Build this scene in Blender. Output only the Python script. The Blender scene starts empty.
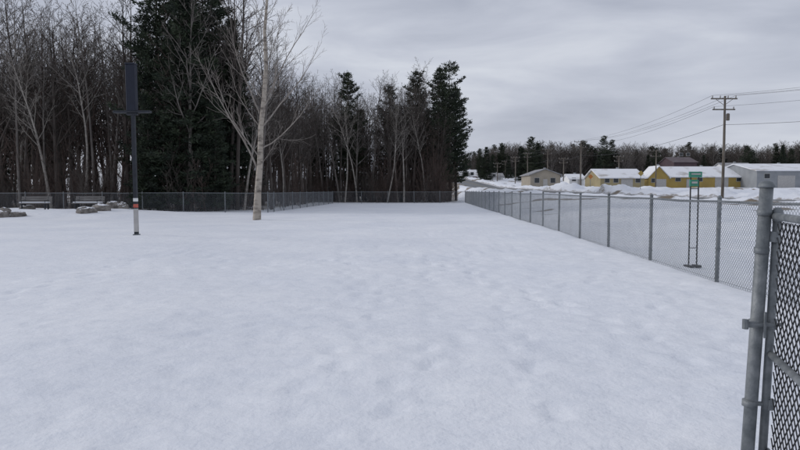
import bpy, math, random
from mathutils import Vector, noise, Matrix
S=bpy.context.scene
F_PX=640.0; CAMH=1.65; HY=190.0
def WX(px,D): return (px-400)/F_PX*D
def WZ(py,D): return CAMH+(HY-py)/F_PX*D
# ---------------------------------------------------------------- materials
def mat(name,col,rough=0.8,metal=0.0,col2=None,scale=5.0,bump=0.0,bscale=30.0,detail=4,lo=.35,hi=.65,stretch=None):
    m=bpy.data.materials.new(name); m.use_nodes=True
    nt=m.node_tree; b=nt.nodes['Principled BSDF']
    b.inputs['Base Color'].default_value=(*col,1); b.inputs['Roughness'].default_value=rough
    b.inputs['Metallic'].default_value=metal
    tc=nt.nodes.new('ShaderNodeTexCoord'); src=tc.outputs['Object']
    if stretch:
        mp=nt.nodes.new('ShaderNodeMapping'); mp.inputs['Scale'].default_value=stretch
        nt.links.new(src,mp.inputs[0]); src=mp.outputs[0]
    if col2:
        n=nt.nodes.new('ShaderNodeTexNoise'); n.inputs['Scale'].default_value=scale; n.inputs['Detail'].default_value=detail
        nt.links.new(src,n.inputs['Vector'])
        r=nt.nodes.new('ShaderNodeValToRGB'); r.color_ramp.elements[0].position=lo; r.color_ramp.elements[1].position=hi
        r.color_ramp.elements[0].color=(*col,1); r.color_ramp.elements[1].color=(*col2,1)
        nt.links.new(n.outputs[0],r.inputs[0]); nt.links.new(r.outputs[0],b.inputs['Base Color'])
    if bump:
        n=nt.nodes.new('ShaderNodeTexNoise'); n.inputs['Scale'].default_value=bscale; n.inputs['Detail'].default_value=5
        nt.links.new(src,n.inputs['Vector'])
        bp=nt.nodes.new('ShaderNodeBump'); bp.inputs['Strength'].default_value=bump; bp.inputs['Distance'].default_value=.05
        nt.links.new(n.outputs[0],bp.inputs['Height']); nt.links.new(bp.outputs[0],b.inputs['Normal'])
    return m
M_galv=mat('galvanised_steel',(.13,.145,.155),.55,.25,(.23,.245,.255),14,.15,80,detail=7)
M_wire=mat('chain_wire',(.15,.165,.18),.55,.25,(.24,.26,.28),3)
M_black=mat('black_vinyl',(.012,.012,.014),.45)
M_bark=mat('bark_brown',(.045,.037,.032),.95,0,(.10,.084,.073),3,stretch=(1,1,.3))
M_barkg=mat('bark_grey',(.10,.088,.080),.95,0,(.21,.19,.172),3,stretch=(1,1,.3))
M_barkr=mat('bark_reddish',(.058,.041,.034),.95,0,(.108,.077,.064),3)
M_pale=mat('bark_pale',(.22,.20,.18),.9,0,(.38,.35,.31),2.5,stretch=(1,1,2))
M_birch=mat('bark_birch',(.40,.355,.30),.85,0,(.13,.11,.095),2.2,.4,15,lo=.47,hi=.68,stretch=(1,1,2.5))
M_twig=mat('birch_limbs',(.19,.165,.145),.9,0,(.31,.28,.25),2.5)
M_needle=mat('pine_needles',(.010,.018,.010),.8,0,(.038,.054,.026),.9,lo=.4,hi=.68)
M_needle2=mat('pine_needles_light',(.016,.025,.013),.8,0,(.048,.065,.030),.9,lo=.4,hi=.68)
M_dark=mat('dark_painted_steel',(.014,.017,.024),.65,.1,(.024,.028,.036),6)
M_navy=mat('navy_panel',(.007,.010,.022),.75,0,(.012,.016,.030),4)
M_wood=mat('weathered_wood',(.16,.15,.14),.9,0,(.25,.24,.23),6,.3,40,stretch=(.3,4,4))
M_pole=mat('pole_wood',(.11,.092,.078),.95,0,(.19,.17,.14),5,.3,30,stretch=(1,1,.2))
M_rock=mat('rock',(.12,.11,.10),.95,0,(.25,.23,.21),4,.6,15)
M_snowp=mat('snow_cap',(.78,.80,.84),.7,0,(.68,.70,.74),3,.3,12)
M_roofsnow=mat('snowy_roof',(.78,.79,.82),.8,0,(.45,.43,.41),.35,.2,5,lo=.54,hi=.70,detail=6)
M_roofgrey=mat('grey_roof',(.20,.20,.21),.8,0,(.33,.33,.34),.9)
M_yellow=mat('yellow_siding',(.42,.30,.08),.75,0,(.34,.24,.07),.5,detail=6)
M_tan=mat('tan_siding',(.36,.30,.17),.8,0,(.30,.25,.14),.6,detail=6)
M_beige=mat('beige_siding',(.38,.335,.27),.8,0,(.31,.275,.22),.8,detail=6)
M_red=mat('faded_barn_wood',(.08,.05,.058),.85,0,(.06,.042,.048),1)
M_redroof=mat('barn_roof',(.09,.068,.075),.8,0,(.13,.105,.112),1)
M_greyw=mat('grey_metal_siding',(.24,.255,.27),.6,.1,(.30,.315,.33),.5)
M_brown=mat('brown_siding',(.15,.08,.055),.85,0,(.11,.06,.04),1)
M_white=mat('white_paint',(.75,.75,.74),.6,0,(.65,.65,.64),4)
M_trim=mat('trim_paint',(.45,.44,.42),.6,0,(.38,.37,.36),4)
M_glass=mat('window_glass',(.02,.025,.03),.15)
M_green=mat('green_sign_paint',(.03,.20,.13),.5,0,(.04,.25,.16),8)
M_redl=mat('red_sticker',(.40,.07,.05),.6,0,(.5,.12,.08),20)
M_orange=mat('orange_sign_paint',(.55,.20,.04),.6,0,(.48,.17,.04),8)
M_ceram=mat('insulator',(.28,.27,.27),.3)
# ---------------------------------------------------------------- helpers
def link(o,parent=None):
    S.collection.objects.link(o)
    if parent: o.parent=parent
    return o
def empty(name,loc=(0,0,0),rz=0):
    e=bpy.data.objects.new(name,None); e.location=loc; e.rotation_euler=(0,0,rz); e.empty_display_size=.3
    return link(e)
def meshobj(name,V,F,m,parent=None,smooth=False,loc=None):
    me=bpy.data.meshes.new(name); me.from_pydata([tuple(v) for v in V],[],F); me.update()
    ms=m if isinstance(m,(list,tuple)) else [m]
    for x in ms: me.materials.append(x)
    if smooth: me.polygons.foreach_set('use_smooth',[True]*len(me.polygons))
    o=bpy.data.objects.new(name,me)
    if loc: o.location=loc
    return link(o,parent)
def tube(V,F,pts,rad,n=6,cap=True):
    base=len(V); N=len(pts); u=None
    for i,p in enumerate(pts):
        a=pts[max(0,i-1)]; b=pts[min(N-1,i+1)]
        t=(b-a); t=t.normalized() if t.length>1e-9 else Vector((0,0,1))
        if u is None:
            u=t.orthogonal().normalized()
        else:
            u=u-t*u.dot(t)
            u=u.normalized() if u.length>1e-6 else t.orthogonal().normalized()
        w=t.cross(u); r=rad[i] if isinstance(rad,(list,tuple)) else rad
        for k in range(n):
            an=2*math.pi*k/n
            V.append(p+(u*math.cos(an)+w*math.sin(an))*r)
    for i in range(N-1):
        for k in range(n):
            k2=(k+1)%n
            F.append((base+i*n+k,base+i*n+k2,base+(i+1)*n+k2,base+(i+1)*n+k))
    if cap:
        F.append(tuple(base+k for k in range(n))[::-1]); F.append(tuple(base+(N-1)*n+k for k in range(n)))
def box(V,F,c,s,rz=0):
    b=len(V); cr,sr=math.cos(rz),math.sin(rz)
    for dz in(-1,1):
        for dx,dy in((-1,-1),(1,-1),(1,1),(-1,1)):
            x=dx*s[0]/2;y=dy*s[1]/2
            V.append(Vector((c[0]+x*cr-y*sr,c[1]+x*sr+y*cr,c[2]+dz*s[2]/2)))
    for f in((0,3,2,1),(4,5,6,7),(0,1,5,4),(1,2,6,5),(2,3,7,6),(3,0,4,7)): F.append(tuple(b+i for i in f))
def sst(a,b,x):
    t=max(0,min(1,(x-a)/(b-a))); return t*t*(3-2*t)
# ---------------------------------------------------------------- terrain
ROAD=[(110,26),(75,33),(52,41),(38,51),(30,64),(25,85),(22.5,115),(21.5,160),(20.5,230),(20,350),(10,520)]
def rdist(x,y):
    best=1e9;sd=0
    for i in range(len(ROAD)-1):
        ax,ay=ROAD[i];bx,by=ROAD[i+1];dx,dy=bx-ax,by-ay
        t=((x-ax)*dx+(y-ay)*dy)/(dx*dx+dy*dy); t=max(0,min(1,t))
        d=(x-ax-t*dx)**2+(y-ay-t*dy)**2
        if d<best: best=d; sd=dx*(y-ay)-dy*(x-ax)
    return math.sqrt(best),sd
# low ploughed snow piles on the far side of the road
MOUNDS=[]
rm=random.Random(41)
while len(MOUNDS)<46:
    x=rm.uniform(26,95); y=rm.uniform(45,128); d,sd=rdist(x,y)
    if sd<0 and 7<d<34 : MOUNDS.append((x,y,rm.uniform(1.5,4.2),rm.uniform(.2,.75)))
def fx(y): return 5.09+.039*min(y,90)
def Hs(x,y):
    out=sst(fx(y)+1.0,fx(y)+8,x)
    r=max(0,y-15)*.0155 if y<160 else 145*.0155+min(y-160,260)*.045
    return r*out
def H(x,y):
    z=Hs(x,y); out=sst(fx(y)+.3,fx(y)+5,x)
    if out>0 and y<420 and x<170:
        d,sd=rdist(x,y)
        n=noise.noise(Vector((x*.5,y*.5,3)))+.6*noise.noise(Vector((x*1.3,y*1.3,5)))
        far=.85 if sd<0 else .45
        z+=out*math.exp(-((d-6.0)/1.6)**2)*(.60+.70*n)*far
        if d>5: z+=out*min(1,(d-5)/3)*(.17*n*(1 if sd<0 else .8)+.28*noise.noise(Vector((x*.12,y*.12,9))))
        if sd<0 and y<135 and d>4.5:
            best=0
            for (mx_,my_,mr_,mh_) in MOUNDS:
                dx,dy=x-mx_,y-my_
                if abs(dx)<9 and abs(dy)<9:
                    best=max(best,mh_*math.exp(-((dx*dx*.45+dy*dy)/(mr_*mr_))**1.5))
            z+=best*(1+.45*n)
        if d<4.2: z-=.06
    if y<48 and x<12:
        z+=.050*noise.noise(Vector((x*.4,y*.4,1)))+.02*noise.noise(Vector((x*1.1,y*1.1,6)))
        if y<22: 
            k=min(1,(22-y)/6)
            z+=k*(.015*noise.noise(Vector((x*2.6,y*2.6,2)))+.006*noise.noise(Vector((x*6.5,y*6.5,2))))
    g=math.exp(-(((x+24.5)/8.5)**4+((y-43)/4.0)**4)); z+=.36*g*(1+.3*noise.noise(Vector((x*.5,y*.5,7))))
    if y<84: z+=.07*math.exp(-((x-fx(y))/.6)**2)
    if x<7 and y>84: z+=.5*sst(84,110,y)*(.5+noise.noise(Vector((x*.1,y*.1,4))))
    return z
def rng(a,b,s):
    o=[];x=a
    while x<b-1e-6: o.append(x); x+=s
    return o
xs=[-1500,-900,-500,-320,-220,-160,-120,-95]+rng(-80,-40,1.6)+rng(-40,-7,.45)+rng(-7,7,.075)+rng(7,9,.2)+rng(9,60,.5)+rng(60,140,1.2)+[140,160,190,240,320,450,700,1000,1500]
ys=[-60,-30,-15,-8,-4,-2,0,1]+rng(2,9,.065)+rng(9,16,.11)+rng(16,50,.35)+rng(50,130,.65)+rng(130,300,2.5)+[300,310,325,350,380,420,480,600,800,1200,1800]
pits={}
rp=random.Random(3)
def pit(x,y,a,rl,rw,dp):
    for i in range(int(math.floor(x))-1,int(math.floor(x))+2):
        for j in range(int(math.floor(y))-1,int(math.floor(y))+2): pits.setdefault((i,j),[]).append((x,y,math.cos(a),math.sin(a),rl,rw,dp))
for t in range(30):
    x,y=rp.uniform(-7,7),rp.uniform(2,26);a=rp.uniform(0,6.28)
    for s in range(rp.randint(8,34)):
        a+=rp.uniform(-.12,.12); x+=math.cos(a)*.62;y+=math.sin(a)*.62
        sd=.10*(1 if s%2 else -1)
        pit(x-math.sin(a)*sd,y+math.cos(a)*sd,a,.17,.085,rp.uniform(.012,.034))
for t in range(500):
    pit(rp.uniform(-8,7),rp.uniform(2,22),rp.uniform(0,6.28),rp.uniform(.10,.28),rp.uniform(.08,.18),rp.uniform(.006,.018))
V=[];dirt=[]
for y in ys:
    for x in xs:
        z=H(x,y)
        if 1.5<y<30 and -9<x<5.2+.039*y-.3:
            q=pits.get((math.floor(x),math.floor(y)))
            if q:
                for (px_,py_,ca,sa,rl,rw,dp) in q:
                    dx,dy=x-px_,y-py_
                    if abs(dx)<.6 and abs(dy)<.6:
                        u=(dx*ca+dy*sa)/rl; v=(-dx*sa+dy*ca)/rw; e2=u*u+v*v
                        if e2<6: z+=-dp*math.exp(-e2*e2*.5)+dp*.25*math.exp(-(math.sqrt(e2)-1.55)**2*6)
        V.append((x,y,z))
        d=0
        n=noise.noise(Vector((x*.09,y*.16,11)))+.5*noise.noise(Vector((x*.5,y*.5,12)))
        if x>fx(y)+2 and y>35:
            d=sst(.28,.6,n)*.85
            if x<150:
                q,_=rdist(x,y)
                if q<4.6: d=max(d,.5)
        if (y>86 and x<.1*y-1) or (x<-11.5 and y>53+abs(x+8)*.18): d=max(d,.6+.4*n)
        dirt.append(d)
W=len(xs);F=[(j*W+i,j*W+i+1,(j+1)*W+i+1,(j+1)*W+i) for j in range(len(ys)-1) for i in range(W-1)]
ms=bpy.data.materials.new('snow_ground'); ms.use_nodes=True; nt=ms.node_tree; b=nt.nodes['Principled BSDF']
L=nt.links.new; N=nt.nodes.new
tc=N('ShaderNodeTexCoord')
def nz(sc,det,rough=.55):
    n=N('ShaderNodeTexNoise'); n.inputs['Scale'].default_value=sc;n.inputs['Detail'].default_value=det;n.inputs['Roughness'].default_value=rough
    L(tc.outputs['Object'],n.inputs['Vector']); return n
n1=nz(.28,7,.6); cr=N('ShaderNodeValToRGB'); cr.color_ramp.elements[0].position=.36;cr.color_ramp.elements[1].position=.64
cr.color_ramp.elements[0].color=(.745,.77,.825,1);cr.color_ramp.elements[1].color=(.835,.85,.885,1)
L(n1.outputs[0],cr.inputs[0])
n2=nz(5,5,.65); cr2=N('ShaderNodeValToRGB'); cr2.color_ramp.elements[0].position=.30;cr2.color_ramp.elements[1].position=.55
cr2.color_ramp.elements[0].color=(.92,.93,.945,1);cr2.color_ramp.elements[1].color=(1,1,1,1)
L(n2.outputs[0],cr2.inputs[0])
mx=N('ShaderNodeMix'); mx.data_type='RGBA'; mx.blend_type='MULTIPLY'; mx.inputs[0].default_value=1
L(cr.outputs[0],mx.inputs[6]);L(cr2.outputs[0],mx.inputs[7])
at=N('ShaderNodeAttribute'); at.attribute_name='dirt'
n3=nz(1.2,5,.7); cr3=N('ShaderNodeValToRGB'); cr3.color_ramp.elements[0].color=(.10,.075,.05,1);cr3.color_ramp.elements[1].color=(.22,.17,.11,1)
L(n3.outputs[0],cr3.inputs[0])
n4=nz(2.5,5,.7); ad=N('ShaderNodeMath');ad.operation='ADD';L(at.outputs['Fac'],ad.inputs[0]);L(n4.outputs[0],ad.inputs[1])
mr=N('ShaderNodeMapRange');mr.inputs[1].default_value=.85;mr.inputs[2].default_value=1.15;L(ad.outputs[0],mr.inputs[0])
mx2=N('ShaderNodeMix'); mx2.data_type='RGBA'; L(mr.outputs[0],mx2.inputs[0]);L(mx.outputs[2],mx2.inputs[6]);L(cr3.outputs[0],mx2.inputs[7])
L(mx2.outputs[2],b.inputs['Base Color']); b.inputs['Roughness'].default_value=.6
ba=nz(2.2,5,.58); bb=nz(20,3,.6)
s1=N('ShaderNodeMath');s1.operation='MULTIPLY_ADD';s1.inputs[1].default_value=.16;L(bb.outputs[0],s1.inputs[0]);L(ba.outputs[0],s1.inputs[2])
bp=N('ShaderNodeBump');bp.inputs['Strength'].default_value=.6;bp.inputs['Distance'].default_value=.08;L(s1.outputs[0],bp.inputs['Height']);L(bp.outputs[0],b.inputs['Normal'])
g=meshobj('snow_ground',V,F,ms,smooth=True)
a=g.data.attributes.new('dirt','FLOAT','POINT'); a.data.foreach_set('value',dirt)
# road
def resample(P,step):
    o=[];Q=[Vector(p) for p in P]
    for i in range(len(Q)-1):
        p1=Q[i];p2=Q[i+1]; n=max(2,int((p2-p1).length/step))
        for k in range(n): o.append(p1+(p2-p1)*(k/n))
    o.append(Q[-1]); return o
RP=resample(ROAD,2.5)
for _ in range(4):
    RP=[RP[0]]+[(RP[i-1]+RP[i]*2+RP[i+1])/4 for i in range(1,len(RP)-1)]+[RP[-1]]
M_road=mat('wet_asphalt',(.070,.073,.080),.5,0,(.12,.125,.13),.8,.1,20)
V=[];F=[]
for i,p in enumerate(RP):
    t=(RP[min(i+1,len(RP)-1)]-RP[max(i-1,0)]).normalized(); nn=Vector((-t.y,t.x))
    for s in(-3.4,-1.2,1.2,3.4):
        q=p+nn*s; V.append((q.x,q.y,Hs(q.x,q.y)+.03))
for i in range(len(RP)-1):
    for k in range(3): F.append((i*4+k,i*4+k+1,(i+1)*4+k+1,(i+1)*4+k))
meshobj('asphalt_road',V,F,M_road,smooth=True)
V=[];F=[]
for i,p in enumerate(RP):
    t=(RP[min(i+1,len(RP)-1)]-RP[max(i-1,0)]).normalized(); nn=Vector((-t.y,t.x))
    for s in(-.08,.08):
        q=p+nn*s; V.append((q.x,q.y,Hs(q.x,q.y)+.036))
for i in range(0,len(RP)-1): F.append((i*2,i*2+1,i*2+3,i*2+2))
meshobj('road_centre_line',V,F,mat('yellow_road_paint',(.4,.3,.06),.7,0,(.25,.2,.08),3))
# ---------------------------------------------------------------- chain link fences
def chain(V,F,p0,p1,z0,z1,s,r,zb=(0,0)):
    p0=Vector((p0[0],p0[1],0));p1=Vector((p1[0],p1[1],0)); d=p1-p0;Ln=d.length;d/=Ln;h=z1-z0
    nrm=Vector((-d.y,d.x,0))
    def P(u,v,o): 
        return p0+d*u+nrm*o+Vector((0,0,z0+v+zb[0]+(zb[1]-zb[0])*u/Ln))
    k=-h
    while k<Ln:
        ua,ub=max(0,k),min(Ln,k+h)
        if ub-ua>.01:
            tube(V,F,[P(ua,ua-k,r),P(ub,ub-k,r)],r,3,False)
            tube(V,F,[P(ua,h-(ua-k),-r),P(ub,h-(ub-k),-r)],r,3,False)
        k+=s
def fence(name,pts,h,step=3.3,s=.075,r=.0029,pr=.036,rr=.021,first=0.0):
    e=empty(name); rf=random.Random(9)
    PV,PF,RV,RF,CV,CF,TV,TF=[],[],[],[],[],[],[],[]
    for i in range(len(pts)-1):
        a=Vector(pts[i]);c=Vector(pts[i+1]);Ln=(c-a).length;d=(c-a)/Ln
        u=first if i==0 else 0; us=[]
        while u<Ln-.5: us.append(u);u+=step
        us.append(Ln)
        pp=[]
        for u in us:
            q=a+d*u; z=H(q.x,q.y)*.6; pp.append((q,z))
            hh=h+.06; lx,ly=rf.uniform(-.012,.012),rf.uniform(-.012,.012)
            tube(PV,PF,[Vector((q.x-lx*.3,q.y-ly*.3,z-.4)),Vector((q.x+lx,q.y+ly,z+hh))],pr,12)
            tube(PV,PF,[Vector((q.x+lx,q.y+ly,z+hh)),Vector((q.x+lx,q.y+ly,z+hh+.02)),Vector((q.x+lx,q.y+ly,z+hh+.045))],[pr*1.15,pr*1.05,pr*.4],12)
            for zz in (.25,.6,.95,h-.12):
                tube(TV,TF,[Vector((q.x+lx*zz/h,q.y+ly*zz/h,z+zz-.012)),Vector((q.x+lx*zz/h,q.y+ly*zz/h,z+zz+.012))],pr*1.14,10)
        for j in range(len(pp)-1):
            (q0,z0),(q1,z1)=pp[j],pp[j+1]
            off=Vector((-d.y,d.x))*(pr+.006)
            a3=Vector((q0.x,q0.y,z0+h));b3=Vector((q1.x,q1.y,z1+h))
            sag=Vector((0,0,-rf.uniform(.0,.02)))
            tube(RV,RF,[a3,(a3+b3)/2+sag,b3],rr,8,False)
            tube(RV,RF,[a3+Vector((off.x,off.y,-h+.07)),b3+Vector((off.x,off.y,-h+.07))],.003,4,False)
            chain(CV,CF,q0+off,q1+off,.02,h+.02,s,r,(z0,z1))
    meshobj('posts',PV,PF,M_galv,e,True);meshobj('top_rail',RV,RF,M_galv,e,True)
    meshobj('tie_bands',TV,TF,M_galv,e);meshobj('chain_link_mesh',CV,CF,M_wire,e)
    return e
FH=1.42
y0=11.1-3.3*3
fence('chain_link_fence',[(fx(y0),y0),(fx(81),81)],FH)
fence('chain_link_fence',[(fx(81),81),(-8.2,78)],FH,s=.13,r=.0035)
fence('chain_link_fence',[(-8.2,78),(-9.6,46.5),(-60,55)],FH,s=.11,r=.0032)
# ---------------------------------------------------------------- gate
GD=3.7
e=empty('chain_link_gate')
V=[];F=[]
top=Vector((WX(766,GD),GD,1.665)); bot=Vector((WX(752,GD),GD,-.0))
tube(V,F,[bot-Vector((0,0,.3)),top],.036,20)
tube(V,F,[top,top+Vector((0,0,.012)),top+Vector((0,0,.03)),top+Vector((0,0,.04))],[.045,.045,.034,.012],20)
def onpost(z): 
    t=(z-bot.z)/(top.z-bot.z); return bot.lerp(top,t)
for z in(.40,.875,1.30,1.52):
    tube(V,F,[onpost(z-.018),onpost(z+.018)],.0405,18)
meshobj('gate_post',V,F,M_galv,e,True)
hx=Vector((WX(776,GD),GD-.02,0)); ex=Vector((WX(776,GD)-.36,GD-1.15,0)); d=(ex-hx).normalized()
V=[];F=[]
G0,G1=.10,1.50
tube(V,F,[hx+Vector((-.045,0,G0)),hx+Vector((0,0,G1+.02))],.0235,16)
tube(V,F,[ex+Vector((-.02,0,G0)),ex+Vector((0,0,G1))],.021,16)
for z in(G0+.02,.70,G1): tube(V,F,[hx+Vector((-.02,0,z)),ex+Vector((0,0,z))],.021,14)
tube(V,F,[hx+Vector((0,0,G1-.03)),hx+Vector((0,0,G1+.035)),hx+Vector((0,0,G1+.05))],[.028,.028,.012],14)
meshobj('gate_frame',V,F,M_galv,e,True)
V=[];F=[]
for z in(.40,.875,1.38):
    p=onpost(z); 
    tube(V,F,[Vector((p.x+.03,GD-.01,z)),Vector((hx.x-.02,GD-.02,z))],.014,8)
    tube(V,F,[Vector((hx.x-.018,GD-.02,z-.03)),Vector((hx.x-.014,GD-.02,z+.03))],.029,12)
p=onpost(.875)
tube(V,F,[Vector((p.x-.085,GD-.045,.875)),Vector((hx.x+.03,GD-.05,.875))],.011,8)
tube(V,F,[Vector((p.x-.085,GD-.045,.85)),Vector((p.x-.085,GD-.045,.905))],.018,8)
box(V,F,(p.x-.05,GD-.045,.875),(.07,.012,.035))
tube(V,F,[Vector((p.x+.02,GD-.06,.80)),Vector((p.x+.02,GD-.06,.95))],.008,8)
meshobj('hinges_and_latch',V,F,M_galv,e)
V=[];F=[]
chain(V,F,(hx+d*.03).xy,(ex-d*.03).xy,G0+.03,G1-.03,.078,.0042)
meshobj('black_chain_link',V,F,M_black,e)
# ---------------------------------------------------------------- lamp pole (cross shaped)
D=23.5; X=WX(136,D)
e=empty('lamp_pole',(X,D,H(X,D)),0); e.rotation_euler=(0,-.006,0)
V=[];F=[]
box(V,F,(0,0,2.1),(.125,.125,4.8)); meshobj('shaft',V,F,M_dark,e)
V=[];F=[]; box(V,F,(-.03,0,5.36),(.34,.28,1.66)); box(V,F,(-.03,0,6.22),(.37,.31,.06)); o=meshobj('lamp_head',V,F,M_navy,e)
bv=o.modifiers.new('b','BEVEL');bv.width=.02
V=[];F=[]; box(V,F,(-.03,0,4.50),(1.34,.24,.08)); box(V,F,(-.03,0,4.42),(.4,.18,.07)); o=meshobj('cross_arm',V,F,M_dark,e)
bv=o.modifiers.new('b','BEVEL');bv.width=.015
V=[];F=[]; box(V,F,(0,0,1.08),(.131,.131,.13)); meshobj('red_band',V,F,M_redl,e)
V=[];F=[]; box(V,F,(0,0,.55),(.131,.131,.85)); meshobj('white_band',V,F,M_trim,e)
V=[];F=[]; box(V,F,(0,0,1.30),(.131,.131,.12)); meshobj('upper_white_band',V,F,M_white,e)
V=[];F=[]; box(V,F,(0,0,-.03),(.20,.20,.14)); meshobj('base_plate',V,F,M_galv,e)
# ---------------------------------------------------------------- benches + rocks
def bench(px,D,rz):
    x=WX(px,D); e=empty('park_bench',(x,D,H(x,D)-.04),rz)
    V=[];F=[]
    for i in range(4): box(V,F,(0,-.22+i*.13,.46),(2.0,.11,.04))
    meshobj('seat',V,F,M_wood,e)
    V=[];F=[]
    for i in range(3): box(V,F,(0,.27+i*.03,.58+i*.14),(2.0,.035,.11))
    meshobj('backrest',V,F,M_wood,e)
    for j,s in enumerate((-.75,.75)):
        V=[];F=[]
        box(V,F,(s,-.2,.20),(.07,.07,.46));box(V,F,(s,.22,.20),(.07,.07,.46));box(V,F,(s,0,.415),(.06,.5,.05))
        tube(V,F,[Vector((s,.24,.4)),Vector((s,.36,.96))],.03,6)
        tube(V,F,[Vector((s,-.22,.44)),Vector((s,-.22,.66)),Vector((s,.27,.68))],.02,6)
        meshobj('leg_%d'%(j+1),V,F,M_dark,e)
    V=[];F=[];box(V,F,(0,-.02,.52),(1.86,.42,.07));o=meshobj('snow_on_seat',V,F,M_snowp,e)
    bv=o.modifiers.new('b','BEVEL');bv.width=.03;bv.segments=3
bench(35,43,.06);bench(88,43,-.05)
import bmesh
def rock(x,y,sx,sy,sz,seed):
    bm=bmesh.new(); bmesh.ops.create_icosphere(bm,subdivisions=4,radius=1)
    for v in bm.verts:
        n=v.co.normalized(); k=1+.28*noise.noise(n*1.4+Vector((seed,0,0)))+.1*noise.noise(n*4+Vector((seed,3,0)))
        c=n*k; c.x=max(-.85,min(.85,c.x)); v.co=Vector((c.x*sx,c.y*sy,c.z*sz))
    me=bpy.data.meshes.new('boulder');bm.to_mesh(me)
    me.materials.append(M_rock);me.materials.append(M_snowp)
    for p in me.polygons:
        if p.normal.z>.86+.15*noise.noise(p.center*3): p.material_index=1
    bm.free();o=bpy.data.objects.new('boulder',me);o.location=(x,y,H(x,y)+sz*.25);o.rotation_euler=(0,0,seed*1.7);link(o)
for i,(px,py,sx,sz) in enumerate([(4,217,.8,.42),(18,217,.5,.3),(27,214,.35,.25),(86,216,.65,.3),(101,215,.7,.34),(113,213,.5,.42),(122,213,.45,.38),(128,211,.3,.2)]):
    D=CAMH*640/(py-190)*.985; rock(WX(px,D),D,sx,.5,sz,i+1.3)
# ---------------------------------------------------------------- trees
def grow(V,F,p,d,Ln,r,lv,mx,rg,P):
    n=P['seg'][lv]; pts=[p.copy()];rad=[r]; dirs=[d.copy()]
    q=p.copy();dd=d.copy()
    for i in range(n):
        w=P['wig'][lv]
        dd=(dd+Vector((rg.uniform(-w,w),rg.uniform(-w,w),rg.uniform(-w,w)+P['up'][lv]))).normalized()
        q=q+dd*(Ln/n); pts.append(q.copy());dirs.append(dd.copy())
        t=(i+1)/n; rad.append(r*(1-t)+P['tip']*t if lv else r*(1-t)**.85+P['tip']*t)
    tube(V,F,pts,rad,P['sides'][lv],False)
    if lv>=mx: return
    nb=P['nb'][lv]; nb=int(nb*rg.uniform(.8,1.2)) if lv else nb
    az=rg.uniform(0,6.28)
    for k in range(nb):
        t=P['t0'][lv]+(1-P['t0'][lv])*((k+rg.random())/nb)*.98
        f=t*n;i=min(n-1,int(f));c=pts[i].lerp(pts[i+1],f-i); rr=rad[i]*(1-(f-i))+rad[i+1]*(f-i)
        az+=2.4+rg.uniform(-.4,.4)
        ax=dirs[i].orthogonal().normalized(); ax.rotate(Matrix.Rotation(az,3,dirs[i]))
        an=math.radians(rg.uniform(*P['ang'][lv])); nd=(dirs[i]*math.cos(an)+ax*math.sin(an)).normalized()
        if lv==0: l=Ln*P['ratio'][0]*(1.05-.75*t)*rg.uniform(.6,1.2)
        else: l=Ln*P['ratio'][lv]*(1.1-.6*t)*rg.uniform(.6,1.2)
        grow(V,F,c,nd,l,max(P['tip'],min(rr*.6,l*.016)),lv+1,mx,rg,P)
PB=dict(seg=[8,4,2,1],wig=[.05,.14,.18,.2],up=[.02,.09,.05,.03],tip=.009,sides=[6,3,3,3],nb=[26,7,3],t0=[.28,.2,.2],ang=[(28,55),(25,50),(25,50)],ratio=[.38,.42,.5])
def barevar(name,seed,h,m,r=.17,mx=3,**kw):
    P=dict(PB);P.update(kw); rg=random.Random(seed);V=[];F=[]
    grow(V,F,Vector((0,0,-.3)),Vector((rg.uniform(-.06,.06),rg.uniform(-.06,.06),1)).normalized(),h,r,0,mx,rg,P)
    me=bpy.data.meshes.new(name);me.from_pydata([tuple(v) for v in V],[],F);me.materials.append(m)
    me.polygons.foreach_set('use_smooth',[True]*len(me.polygons));return me
bare=[barevar('bare_tree_a',1,15,M_bark,.17),barevar('bare_tree_b',2,16,M_bark,.15,t0=[.45,.2,.2]),barevar('bare_tree_c',3,15,M_barkg,.16,t0=[.35,.2,.2]),
      barevar('bare_tree_d',4,14,M_barkr,.13),barevar('bare_tree_e',5,16,M_bark,.19,ang=[(35,65),(25,50),(25,50)]),barevar('bare_tree_f',6,15,M_barkg,.11,t0=[.5,.2,.2]),
      barevar('bare_tree_g',8,14,M_barkr,.14,t0=[.2,.2,.2])]
pale=[barevar('pale_tree_a',31,15,M_pale,.15,t0=[.4,.2,.2],nb=[20,6,3]),barevar('pale_tree_b',32,15,M_pale,.13,t0=[.5,.2,.2],nb=[18,6,3],wig=[.09,.14,.18,.2])]
def shrubvar(name,seed,m,h=3.2):
    rg=random.Random(seed);V=[];F=[];P=dict(PB);P.update(seg=[3,2,1],nb=[8,4],t0=[.15,.2],tip=.008,sides=[3,3,3],ang=[(15,40),(20,45)],ratio=[.5,.5],wig=[.12,.15,.2],up=[.05,.05,.05])
    for i in range(10):
        a=rg.uniform(0,6.28);q=rg.uniform(0,1.1)
        grow(V,F,Vector((q*math.cos(a),q*math.sin(a),-.2)),Vector((rg.uniform(-.4,.4),rg.uniform(-.4,.4),1)).normalized(),h*rg.uniform(.5,1.2),.02,0,2,rg,P)
    me=bpy.data.meshes.new(name);me.from_pydata([tuple(v) for v in V],[],F);me.materials.append(m);return me
shr=[shrubvar('shrub_a',1,M_barkr),shrubvar('shrub_b',2,M_bark),shrubvar('shrub_c',3,M_barkr,4.6)]
def inst(me,name,x,y,s,rg,parent,sz=None,tilt=.03):
    o=bpy.data.objects.new(name,me);o.location=(x,y,H(x,y)-.05);o.rotation_euler=(rg.uniform(-tilt,tilt),rg.uniform(-tilt,tilt),rg.uniform(0,6.28))
    o.scale=(s,s,sz or s);link(o,parent);return o
rg=random.Random(22)
wood=empty('bare_woodland')
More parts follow.
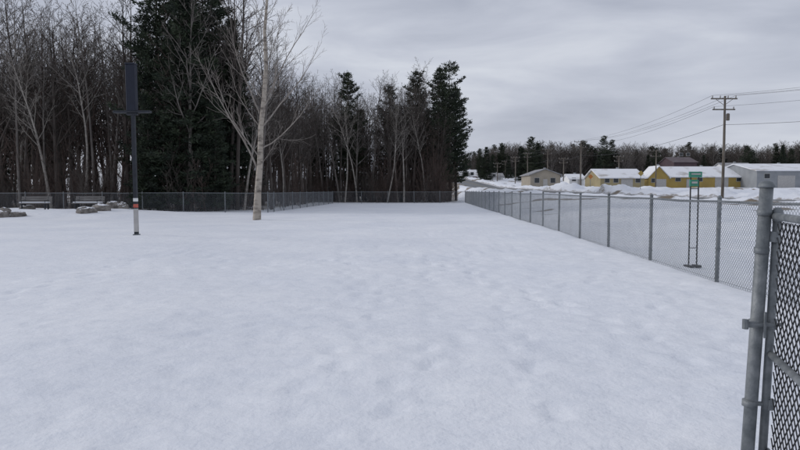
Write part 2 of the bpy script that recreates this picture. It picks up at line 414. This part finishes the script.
def fy(x): return 46.5+(-9.6-x)*.1687
cnt=0
while cnt<270:
    x=rg.uniform(-80,-10.5); y=fy(x)+2.5+abs(rg.gauss(0,1))*22
    px=400+x/y*640
    if px<-70 or y>130: continue
    s=rg.uniform(.9,1.32)
    if px>245: s*=.80
    inst(rg.choice(bare),'bare_tree',x,y,s,rg,wood,tilt=.06); cnt+=1
cnt=0
while cnt<175:
    y=84.5+abs(rg.gauss(0,1))*20; x=rg.uniform(-22,.1*y-3)
    if y>150: continue
    s=rg.uniform(.85,1.18)
    if x>.1*y-5.5: s*=.75
    inst(rg.choice(bare+[bare[2],bare[5],bare[0]]),'bare_tree',x,y,s,rg,wood,tilt=.08); cnt+=1
for i in range(330):
    if i<190:
        x=rg.uniform(-62,-10.5); y=fy(x)+1.5+abs(rg.gauss(0,1))*10
        if x>-13: y=rg.uniform(50,82)
    else:
        y=84+abs(rg.gauss(0,1))*8; x=rg.uniform(-14,8)
        if x>.1*y-2.2: continue
    inst(rg.choice(shr),'undergrowth',x,y,rg.uniform(.6,1.4),rg,wood)
# conifers
def conifer(name,seed,h,Rm,z0,kind,m,step=.5,gap=.12):
    rg=random.Random(seed);V=[];F=[];NV=[];NF=[]
    lean=Vector((rg.uniform(-.02,.02),rg.uniform(-.02,.02),1))
    tp=[Vector((lean.x*h*t,lean.y*h*t,h*t-.3*(t==0))) for t in [i/8 for i in range(9)]]
    tube(V,F,tp,[.0135*h*(1-i/8.4) for i in range(9)],8,False)
    def tuft(c,dr,sz,n):
        for _ in range(n):
            v=(dr*rg.uniform(.2,1.1)+Vector((rg.gauss(0,.6),rg.gauss(0,.6),rg.gauss(.12,.35)))).normalized()*sz*rg.uniform(.6,1.3)
            w=v.cross(Vector((rg.gauss(0,1),rg.gauss(0,1),rg.gauss(0,1)))).normalized()*sz*rg.uniform(.10,.20)
            o=c+Vector((rg.gauss(0,1),rg.gauss(0,1),rg.gauss(0,.6)))*sz*.35
            b=len(NV);NV.extend([o-w*.5,o+v*.55-w,o+v,o+v*.55+w]);NF.append((b,b+1,b+2,b+3))
    z=z0;az=0
    while z<h*.985:
        t=(z-z0)/(h-z0)
        if kind=='spruce': prof=Rm*(1-t)**.85+.15
        else: prof=Rm*(min(1,.55+t*1.3))*(1-t**3.2)**.8+.2
        nb=rg.choice((4,5,6)) if kind!='spruce' else 6
        wh=rg.uniform(.75,1.15) if kind=='spruce' else rg.uniform(.6,1.25)
        for k in range(nb):
            az+=6.283/nb+rg.uniform(-.35,.35)
            l=prof*wh*rg.uniform(.55,1.2)
            if kind!='spruce' and rg.random()<gap: continue
            el=.05+.55*t if kind!='spruce' else -.25+.6*t
            dr=Vector((math.cos(az),math.sin(az),el)).normalized()
            p=Vector((lean.x*z,lean.y*z,z)); pts=[p]; n=5
            for i in range(n):
                dr=(dr+Vector((rg.uniform(-.1,.1),rg.uniform(-.1,.1),.05))).normalized();p=p+dr*l/n;pts.append(p)
            tube(V,F,pts,[.012+.012*l*(1-i/n) for i in range(n+1)],3,False)
            m_=max(2,int(l/.26))
            for j in range(m_):
                s=.22+.78*(j+rg.random())/m_; f=s*n;i=min(n-1,int(f));c=pts[i].lerp(pts[i+1],min(1,f-i))
                side=Vector((-dr.y,dr.x,0)); sp=l*.30*(1.15-s)+.1
                for q in(-1,0,1):
                    cc=c+side*q*sp*rg.uniform(.5,1.2)+Vector((0,0,rg.uniform(-.06,.12)))
                    tuft(cc,(dr+side*q*.7).normalized(),.36,6)
        z+=step*rg.uniform(.7,1.35)
    for _ in range(10): tuft(Vector((lean.x*h,lean.y*h,h-rg.random()*.8)),Vector((0,0,1)),.35,4)
    me=bpy.data.meshes.new(name); nv=len(V)
    me.from_pydata([tuple(v) for v in V+NV],[],F+[tuple(i+nv for i in f) for f in NF])
    me.materials.append(M_bark);me.materials.append(m)
    nf=len(F); me.polygons.foreach_set('material_index',[0]*nf+[1]*len(NF)); return me
cA=conifer('pine_a',1,21,3.7,1.2,'pine',M_needle,.55,.2); cB=conifer('pine_b',2,20,3.3,1.0,'spruce',M_needle,.42)
cC=conifer('pine_c',3,18,2.9,3.0,'pine',M_needle2,.62,.15); cD=conifer('pine_d',4,14,2.4,.8,'spruce',M_needle,.5)
cE=conifer('pine_e',5,19,3.4,4.0,'pine',M_needle,.70,.2)
def tree(me,name,px,D,h=None,base=None):
    x=WX(px,D); s=h/base if h else 1
    return inst(me,name,x,D,s,rg,None,tilt=.015)
for me,px,D,h,bs in [(cA,160,53,20.5,21),(cB,186,51,21,20),(cA,206,55,22,21),(cB,232,56,16.5,20),(cD,150,50,9,14),(cD,215,50,9,14),
                     (cC,436,90,18.6,18),(cE,450,94,20.3,19),(cC,456,100,17.5,18),(cE,443,98,17,19),(cC,414,92,18.5,18),(cE,422,98,16,19),(cC,350,90,17.8,18),(cD,362,99,14,14),(cE,392,92,16.5,19),(cC,30,85,19,18),(cE,60,80,15,19),(cC,8,70,13,18),(cD,318,96,12,14)]:
    tree(me,'pine_tree',px,D,h,bs)
for me,px,D,ty in [(cD,486,215,147),(cC,480,220,156),(cC,531,205,137),(cD,538,208,143),(cD,523,210,148),(cD,598,230,153),(cC,655,250,148),(cD,508,240,156),(cD,780,240,150),(cC,745,250,146),(cD,465,250,160)]:
    x=WX(px,D); h=WZ(ty,D)-H(x,D); o=inst(me,'pine_tree',x,D,h/(14 if me is cD else 18),rg,None); 
    o.scale.x*=1.35;o.scale.y*=1.35
# birch (hero)
D=35.2; bx=WX(256,D)
rb=random.Random(5);V=[];F=[];TV=[];TF=[]
PH=dict(seg=[6,7,5,3],wig=[.03,.13,.17,.2],up=[0,.10,.08,.05],tip=.005,sides=[10,6,4,3],nb=[0,9,6],t0=[.3,.2,.2],ang=[(20,40),(20,42),(22,45)],ratio=[.4,.40,.5])
tr=[(0,-.3),(.06,1.6),(.20,3.2),(.38,5.0),(.45,6.6),(.62,8.4),(.60,10.2),(.75,12.2),(.9,14.5),(.95,16)]
trr=[.24,.18,.155,.14,.125,.105,.085,.06,.035,.012]
tp=[Vector((a+rb.uniform(-.06,.06),rb.uniform(-.1,.1),z)) for a,z in tr]
tube(V,F,tp,trr,12,False)
def limb(z,az,el,l,r):
    for i in range(len(tp)-1):
        if tp[i].z<=z<=tp[i+1].z:
            c=tp[i].lerp(tp[i+1],(z-tp[i].z)/(tp[i+1].z-tp[i].z));break
    dr=Vector((math.cos(az)*math.cos(el),math.sin(az)*math.cos(el),math.sin(el)))
    grow(TV,TF,c,dr,l,r,1,3,rb,PH)
limb(2.6,math.pi,1.05,7.2,.065); limb(3.4,math.pi*1.08,.95,5.5,.045); limb(3.9,.05,.45,5.0,.04); limb(5.0,.1,.85,6,.05)
limb(5.6,math.pi*.9,1.0,6,.05); limb(6.6,.3,.95,6,.05); limb(2.9,-.4,.85,2.6,.02)
az=.5
for i in range(20):
    z=5+i*.5; az+=2.4; limb(z,az,rb.uniform(.6,1.1),max(1.2,(17-z)*.40)*rb.uniform(.7,1.1),max(.016,.042*(1-z/18)))
e=empty('birch_tree',(bx,D,H(bx,D)))
meshobj('trunk',V,F,M_birch,e,True); meshobj('branches',TV,TF,M_twig,e,True)
for px,D,s in [(345,84,.90),(357,85,.95),(387,84,.95),(398,85,.85),(404,84,.95),(425,85,.8),(83,55,1.0),(20,57,1.1),(244,52,.8),(122,56,1.05),(52,54,.9),(283,62,.7)]:
    x=WX(px,D)
    inst(pale[px%2],'pale_bare_tree',x,D,s,rg,None,tilt=.17)
# distant tree line
dist=empty('distant_tree_line')
kw=dict(nb=[26,7,2],tip=.03,t0=[.08,.15,.2],ratio=[.45,.5,.5],seg=[5,3,2,1],sides=[4,3,3,3])
lowv=[barevar('far_tree_a',21,14,M_barkg,.2,mx=2,**kw),barevar('far_tree_b',22,13,M_bark,.2,mx=2,**kw),barevar('far_tree_c',23,14,M_bark,.2,mx=2,**kw)]
for i in range(850):
    D=rg.uniform(258,345); px=rg.uniform(462,870); x=WX(px,D)
    k=.94+.34*noise.noise(Vector((px*.012,0,5)))
    inst(rg.choice(lowv),'far_tree',x,D,rg.uniform(.76,1.06)*k,rg,dist)
for i in range(120):
    D=rg.uniform(252,335); px=rg.gauss(620,80) if i%3==0 else rg.uniform(466,860); x=WX(px,D); o=inst(rg.choice((cD,cD,cC)),'far_pine',x,D,rg.uniform(.5,.92),rg,dist); o.scale.x*=1.3;o.scale.y*=1.3
# ---------------------------------------------------------------- buildings
def building(name,px0,px1,D,dep,ywall,yroof,wall,roof,axis='x',rz=0,win=(),doors=(),zb=None):
    x0,x1=WX(px0,D),WX(px1,D); w=x1-x0; cx=(x0+x1)/2; cy=D+dep/2
    z=(Hs(cx,D) if zb is None else zb)-.2; wh=WZ(ywall,D)-z; rh=WZ(yroof,D)-WZ(ywall,D)
    e=empty(name,(cx,cy,z),rz)
    V=[];F=[]; hw,hd=w/2,dep/2
    base=[(-hw,-hd),(hw,-hd),(hw,hd),(-hw,hd)]
    for zz in(0,wh):
        for a,c in base: V.append((a,c,zz))
    F=[(0,1,5,4),(1,2,6,5),(2,3,7,6),(3,0,4,7)]
    if axis=='x': V+=[(-hw,0,wh+rh),(hw,0,wh+rh)];F+=[(7,4,8),(5,6,9)]
    else: V+=[(0,-hd,wh+rh),(0,hd,wh+rh)];F+=[(4,5,8),(6,7,9)]
    meshobj('walls',V,F,wall,e)
    ov=.4
    V=[];F=[];run=hd if axis=='x' else hw; ln=hw if axis=='x' else hd
    for s in(-1,1):
        b=len(V);sl=rh/run
        for a in(-ln-ov,ln+ov):
            for (r_,zz) in((0,wh+rh+.02),(run+ov,wh-ov*sl+.02)):
                for t in(0,.2):
                    p=(a,s*r_,zz+t) if axis=='x' else (s*r_,a,zz+t); V.append(p)
        F+=[tuple(b+i for i in f) for f in((0,2,3,1),(4,5,7,6),(0,4,6,2),(1,3,7,5),(2,6,7,3),(0,1,5,4))]
    meshobj('roof',V,F,roof,e)
    V=[];F=[];V2=[];F2=[]
    for (u,zc,ww,hh) in win:
        box(V,F,(-hw+u*w,-hd-.02,zc),(ww+.18,.06,hh+.18)); box(V2,F2,(-hw+u*w,-hd-.06,zc),(ww,.04,hh))
    if win: meshobj('window_frames',V,F,M_trim,e);meshobj('window_panes',V2,F2,M_glass,e)
    V=[];F=[]
    for (u,ww,hh) in doors: box(V,F,(-hw+u*w,-hd-.03,hh/2+.1),(ww,.08,hh))
    if doors: meshobj('doors',V,F,M_trim,e)
    V=[];F=[]; box(V,F,(hw*.3,hd*.3 if axis=='x' else 0,wh+rh+.15),(.5,.5,.9)); meshobj('chimney',V,F,M_greyw,e)
    return e
building('brown_house',460,477,250,8,176,170,M_brown,M_roofsnow,'x',0,[(.3,1.9,1.2,1.1),(.7,1.9,1.2,1.1)],[(.5,1,2.1)])
building('beige_house',530,560,150,11,175,169.5,M_beige,M_roofgrey,'y',0,[(.22,2.0,1.1,1.1),(.75,2.0,1.1,1.1)],[(.5,1,2.2)])
building('white_shed',569,584,175,7,179,174.5,M_white,M_roofsnow,'x',0,[(.3,1.8,1.0,.8)],[(.7,1.2,2.0)])
building('white_shed',490,503,225,7,177,173.5,M_white,M_roofgrey,'x',0,[(.3,1.8,1.0,.8)],[(.7,1.2,2.0)])
building('tan_workshop',600,644,142,12,178,169,M_tan,M_roofsnow,'x',0,[(.15,2,1,.9),(.35,2,1,.9),(.85,2,1,.9)],[(.6,2.6,2.2)])
building('yellow_warehouse',660,747,154,13,177,166.5,M_yellow,M_roofsnow,'x',0,[(.2,2.2,1.2,.8),(.45,2.2,1.2,.8),(.9,2.2,1.2,.8)],[(.32,1,2.2),(.7,3.2,2.6)])
building('yellow_garage',648,668,149,5,177,166.5,M_yellow,M_roofsnow,'y',0,[(.25,2,1,.9)],[(.62,2.4,2.2)])
building('red_barn',673,696,235,14,162.5,157,M_red,M_redroof,'x',0,[(.3,9.2,1.2,1.0),(.6,9.2,1.2,1.0)],[(.5,3,3)])
building('grey_metal_shed',756,840,147,20,171,163,M_greyw,M_roofsnow,'x',0,[(.12,3,1.2,1)],[(.35,4,3.0)])
building('white_house',726,754,178,9,168.5,163,M_white,M_roofgrey,'x',0,[(.3,4,1.2,1.2),(.7,4,1.2,1.2)],[])
# ---------------------------------------------------------------- utility poles and wires
def upole(x,y,h,transformer=False):
    z=H(x,y); e=empty('utility_pole',(x,y,z)); V=[];F=[]
    tube(V,F,[Vector((0,0,-.4)),Vector((.03,0,h*.5)),Vector((0,0,h))],[.15,.13,.10],10); meshobj('shaft',V,F,M_pole,e)
    V=[];F=[]; box(V,F,(0,.17,h-.25),(2.7,.11,.12));box(V,F,(0,.17,h-1.35),(2.3,.11,.12))
    for s in(-1,1):
        tube(V,F,[Vector((s*.9,.12,h-.28)),Vector((s*.05,.12,h-.9))],.025,5)
    meshobj('cross_arms',V,F,M_pole,e)
    V=[];F=[]
    for s in(-1.2,-.4,.4,1.2): tube(V,F,[Vector((s,.17,h-.18)),Vector((s,.17,h-.05)),Vector((s,.17,h+.08))],[.05,.07,.03],8)
    for s in(-1.,1.): tube(V,F,[Vector((s,.17,h-1.29)),Vector((s,.17,h-1.15)),Vector((s,.17,h-1.05))],[.05,.07,.03],8)
    meshobj('insulators',V,F,M_ceram,e)
    if transformer:
        V=[];F=[];tube(V,F,[Vector((.30,-.1,h-2.5)),Vector((.30,-.1,h-2.46)),Vector((.30,-.1,h-1.85)),Vector((.30,-.1,h-1.78))],[.14,.17,.17,.11],14)
        meshobj('transformer',V,F,M_pole,e)
    return Vector((x,y,z+h))
tops=[upole(46,39,10.4),upole(WX(722,66),66,WZ(97,66)-H(WX(722,66),66),True),upole(WX(580,128),128,WZ(141,128)-H(WX(580,128),128)),
 upole(WX(547,165),165,WZ(149,165)-H(WX(547,165),165)),upole(WX(527,200),200,WZ(153,200)-H(WX(527,200),200)),upole(WX(505,240),240,WZ(161,240)-H(WX(505,240),240))]
V=[];F=[]
for a,c in zip(tops[:-1],tops[1:]):
    Ln=(c-a).length
    for s,dz in((-1.2,.08),(.4,.08),(1.2,.08),(-1,-1.05),(0,-2.9)):
        pts=[]
        for i in range(17):
            t=i/16;p=a.lerp(c,t)+Vector((s,.17,dz-4*t*(1-t)*Ln*.016)); pts.append(p)
        tube(V,F,pts,.014 if dz>-2 else .022,4,False)
meshobj('power_lines',V,F,M_black)
for px,D,ty in [(515,190,157),(563,170,158),(655,135,150),(618,160,156),(497,210,163),(484,215,166)]:
    x=WX(px,D); upole(x,D,WZ(ty,D)-H(x,D))
def tsign(px,D,shape,m):
    x=WX(px,D); e=empty('traffic_sign',(x,D,H(x,D))); V=[];F=[]
    tube(V,F,[Vector((0,0,-.3)),Vector((0,0,2.7))],.04,8); meshobj('post',V,F,M_galv,e)
    V=[];F=[]; n=4 if shape=='d' else 8; r=.42
    pts=[(r*math.cos(2*math.pi*k/n+(0 if n==4 else .39)),2.35+r*math.sin(2*math.pi*k/n+(0 if n==4 else .39))) for k in range(n)]
    for yy in(-.075,-.05):
        for a_,z_ in pts: V.append((a_,yy,z_))
    F=[tuple(range(n)),tuple(range(2*n-1,n-1,-1))]+[(k,(k+1)%n,n+(k+1)%n,n+k) for k in range(n)]
    meshobj('plate',V,F,m,e)
tsign(590,105,'d',M_orange);tsign(640,92,'d',M_yellow)
# ---------------------------------------------------------------- green sign stand behind fence
D=13.6;x=WX(694,D); e=empty('trail_sign',(x,D,H(x,D)),.2)
V=[];F=[]
for s in(-.095,.095):
    tube(V,F,[Vector((s,0,-.2)),Vector((s,0,1.95))],.015,8)
tube(V,F,[Vector((-.095,0,.42)),Vector((.095,0,.42))],.009,6)
tube(V,F,[Vector((-.095,0,1.68)),Vector((.095,0,1.68))],.009,6)
for s in(-.095,.095): box(V,F,(s,0,.03),(.09,.22,.05))
meshobj('stand',V,F,M_black,e)
V=[];F=[];box(V,F,(0,-.02,1.98),(.30,.03,.12));box(V,F,(-.03,-.02,1.80),(.20,.03,.14));meshobj('green_panel',V,F,M_green,e)
V=[];F=[];box(V,F,(0,-.04,1.99),(.22,.01,.03));box(V,F,(-.03,-.04,1.81),(.13,.01,.04));meshobj('white_lettering',V,F,M_trim,e)
# ---------------------------------------------------------------- sky + light
w=bpy.data.worlds.new('World');S.world=w;w.use_nodes=True;nt=w.node_tree;L=nt.links.new;N=nt.nodes.new
bg=nt.nodes['Background'];out=nt.nodes['World Output']
EL,RO=math.radians(24),math.radians(285)
sk=N('ShaderNodeTexSky');sk.sky_type='NISHITA';sk.sun_disc=False;sk.sun_elevation=EL;sk.sun_rotation=RO;sk.air_density=1;sk.dust_density=3
L(sk.outputs[0],bg.inputs[0]);bg.inputs[1].default_value=.07
tc=N('ShaderNodeTexCoord');mp=N('ShaderNodeMapping');mp.inputs['Scale'].default_value=(1.0,1.0,4.5);mp.inputs['Rotation'].default_value=(.12,.18,.9)
L(tc.outputs['Generated'],mp.inputs[0]);n=N('ShaderNodeTexNoise');n.inputs['Scale'].default_value=2.6;n.inputs['Detail'].default_value=7;n.inputs['Roughness'].default_value=.52;n.inputs['Distortion'].default_value=.35
L(mp.outputs[0],n.inputs['Vector']);cr=N('ShaderNodeValToRGB');E=cr.color_ramp.elements
E[0].position=.34;E[0].color=(.41,.44,.525,1);E[1].position=.70;E[1].color=(.68,.71,.775,1)
m_=E.new(.52);m_.color=(.53,.56,.645,1)
L(n.outputs[0],cr.inputs[0])
b2=N('ShaderNodeBackground');b2.inputs[1].default_value=1.08;L(cr.outputs[0],b2.inputs[0])
mxs=N('ShaderNodeMixShader');mxs.inputs[0].default_value=.9;L(bg.outputs[0],mxs.inputs[1]);L(b2.outputs[0],mxs.inputs[2]);L(mxs.outputs[0],out.inputs[0])
sl=bpy.data.lights.new('sun','SUN');sl.energy=1.15;sl.angle=math.radians(16);sl.color=(1,.97,.94)
so=bpy.data.objects.new('sun',sl);link(so)
sd=Vector((math.sin(RO)*math.cos(EL),math.cos(RO)*math.cos(EL),math.sin(EL)))
so.rotation_euler=sd.to_track_quat('Z','Y').to_euler()
# ---------------------------------------------------------------- camera
c=bpy.data.cameras.new('camera');co=bpy.data.objects.new('camera',c);link(co)
c.sensor_width=36;c.lens=36*F_PX/800;c.clip_end=4000;c.clip_start=.05
co.location=(0,0,CAMH);co.rotation_euler=(math.radians(90)-math.atan(35/640),0,0)
S.camera=co
S.view_settings.view_transform='Standard';S.view_settings.look='None';S.view_settings.exposure=0
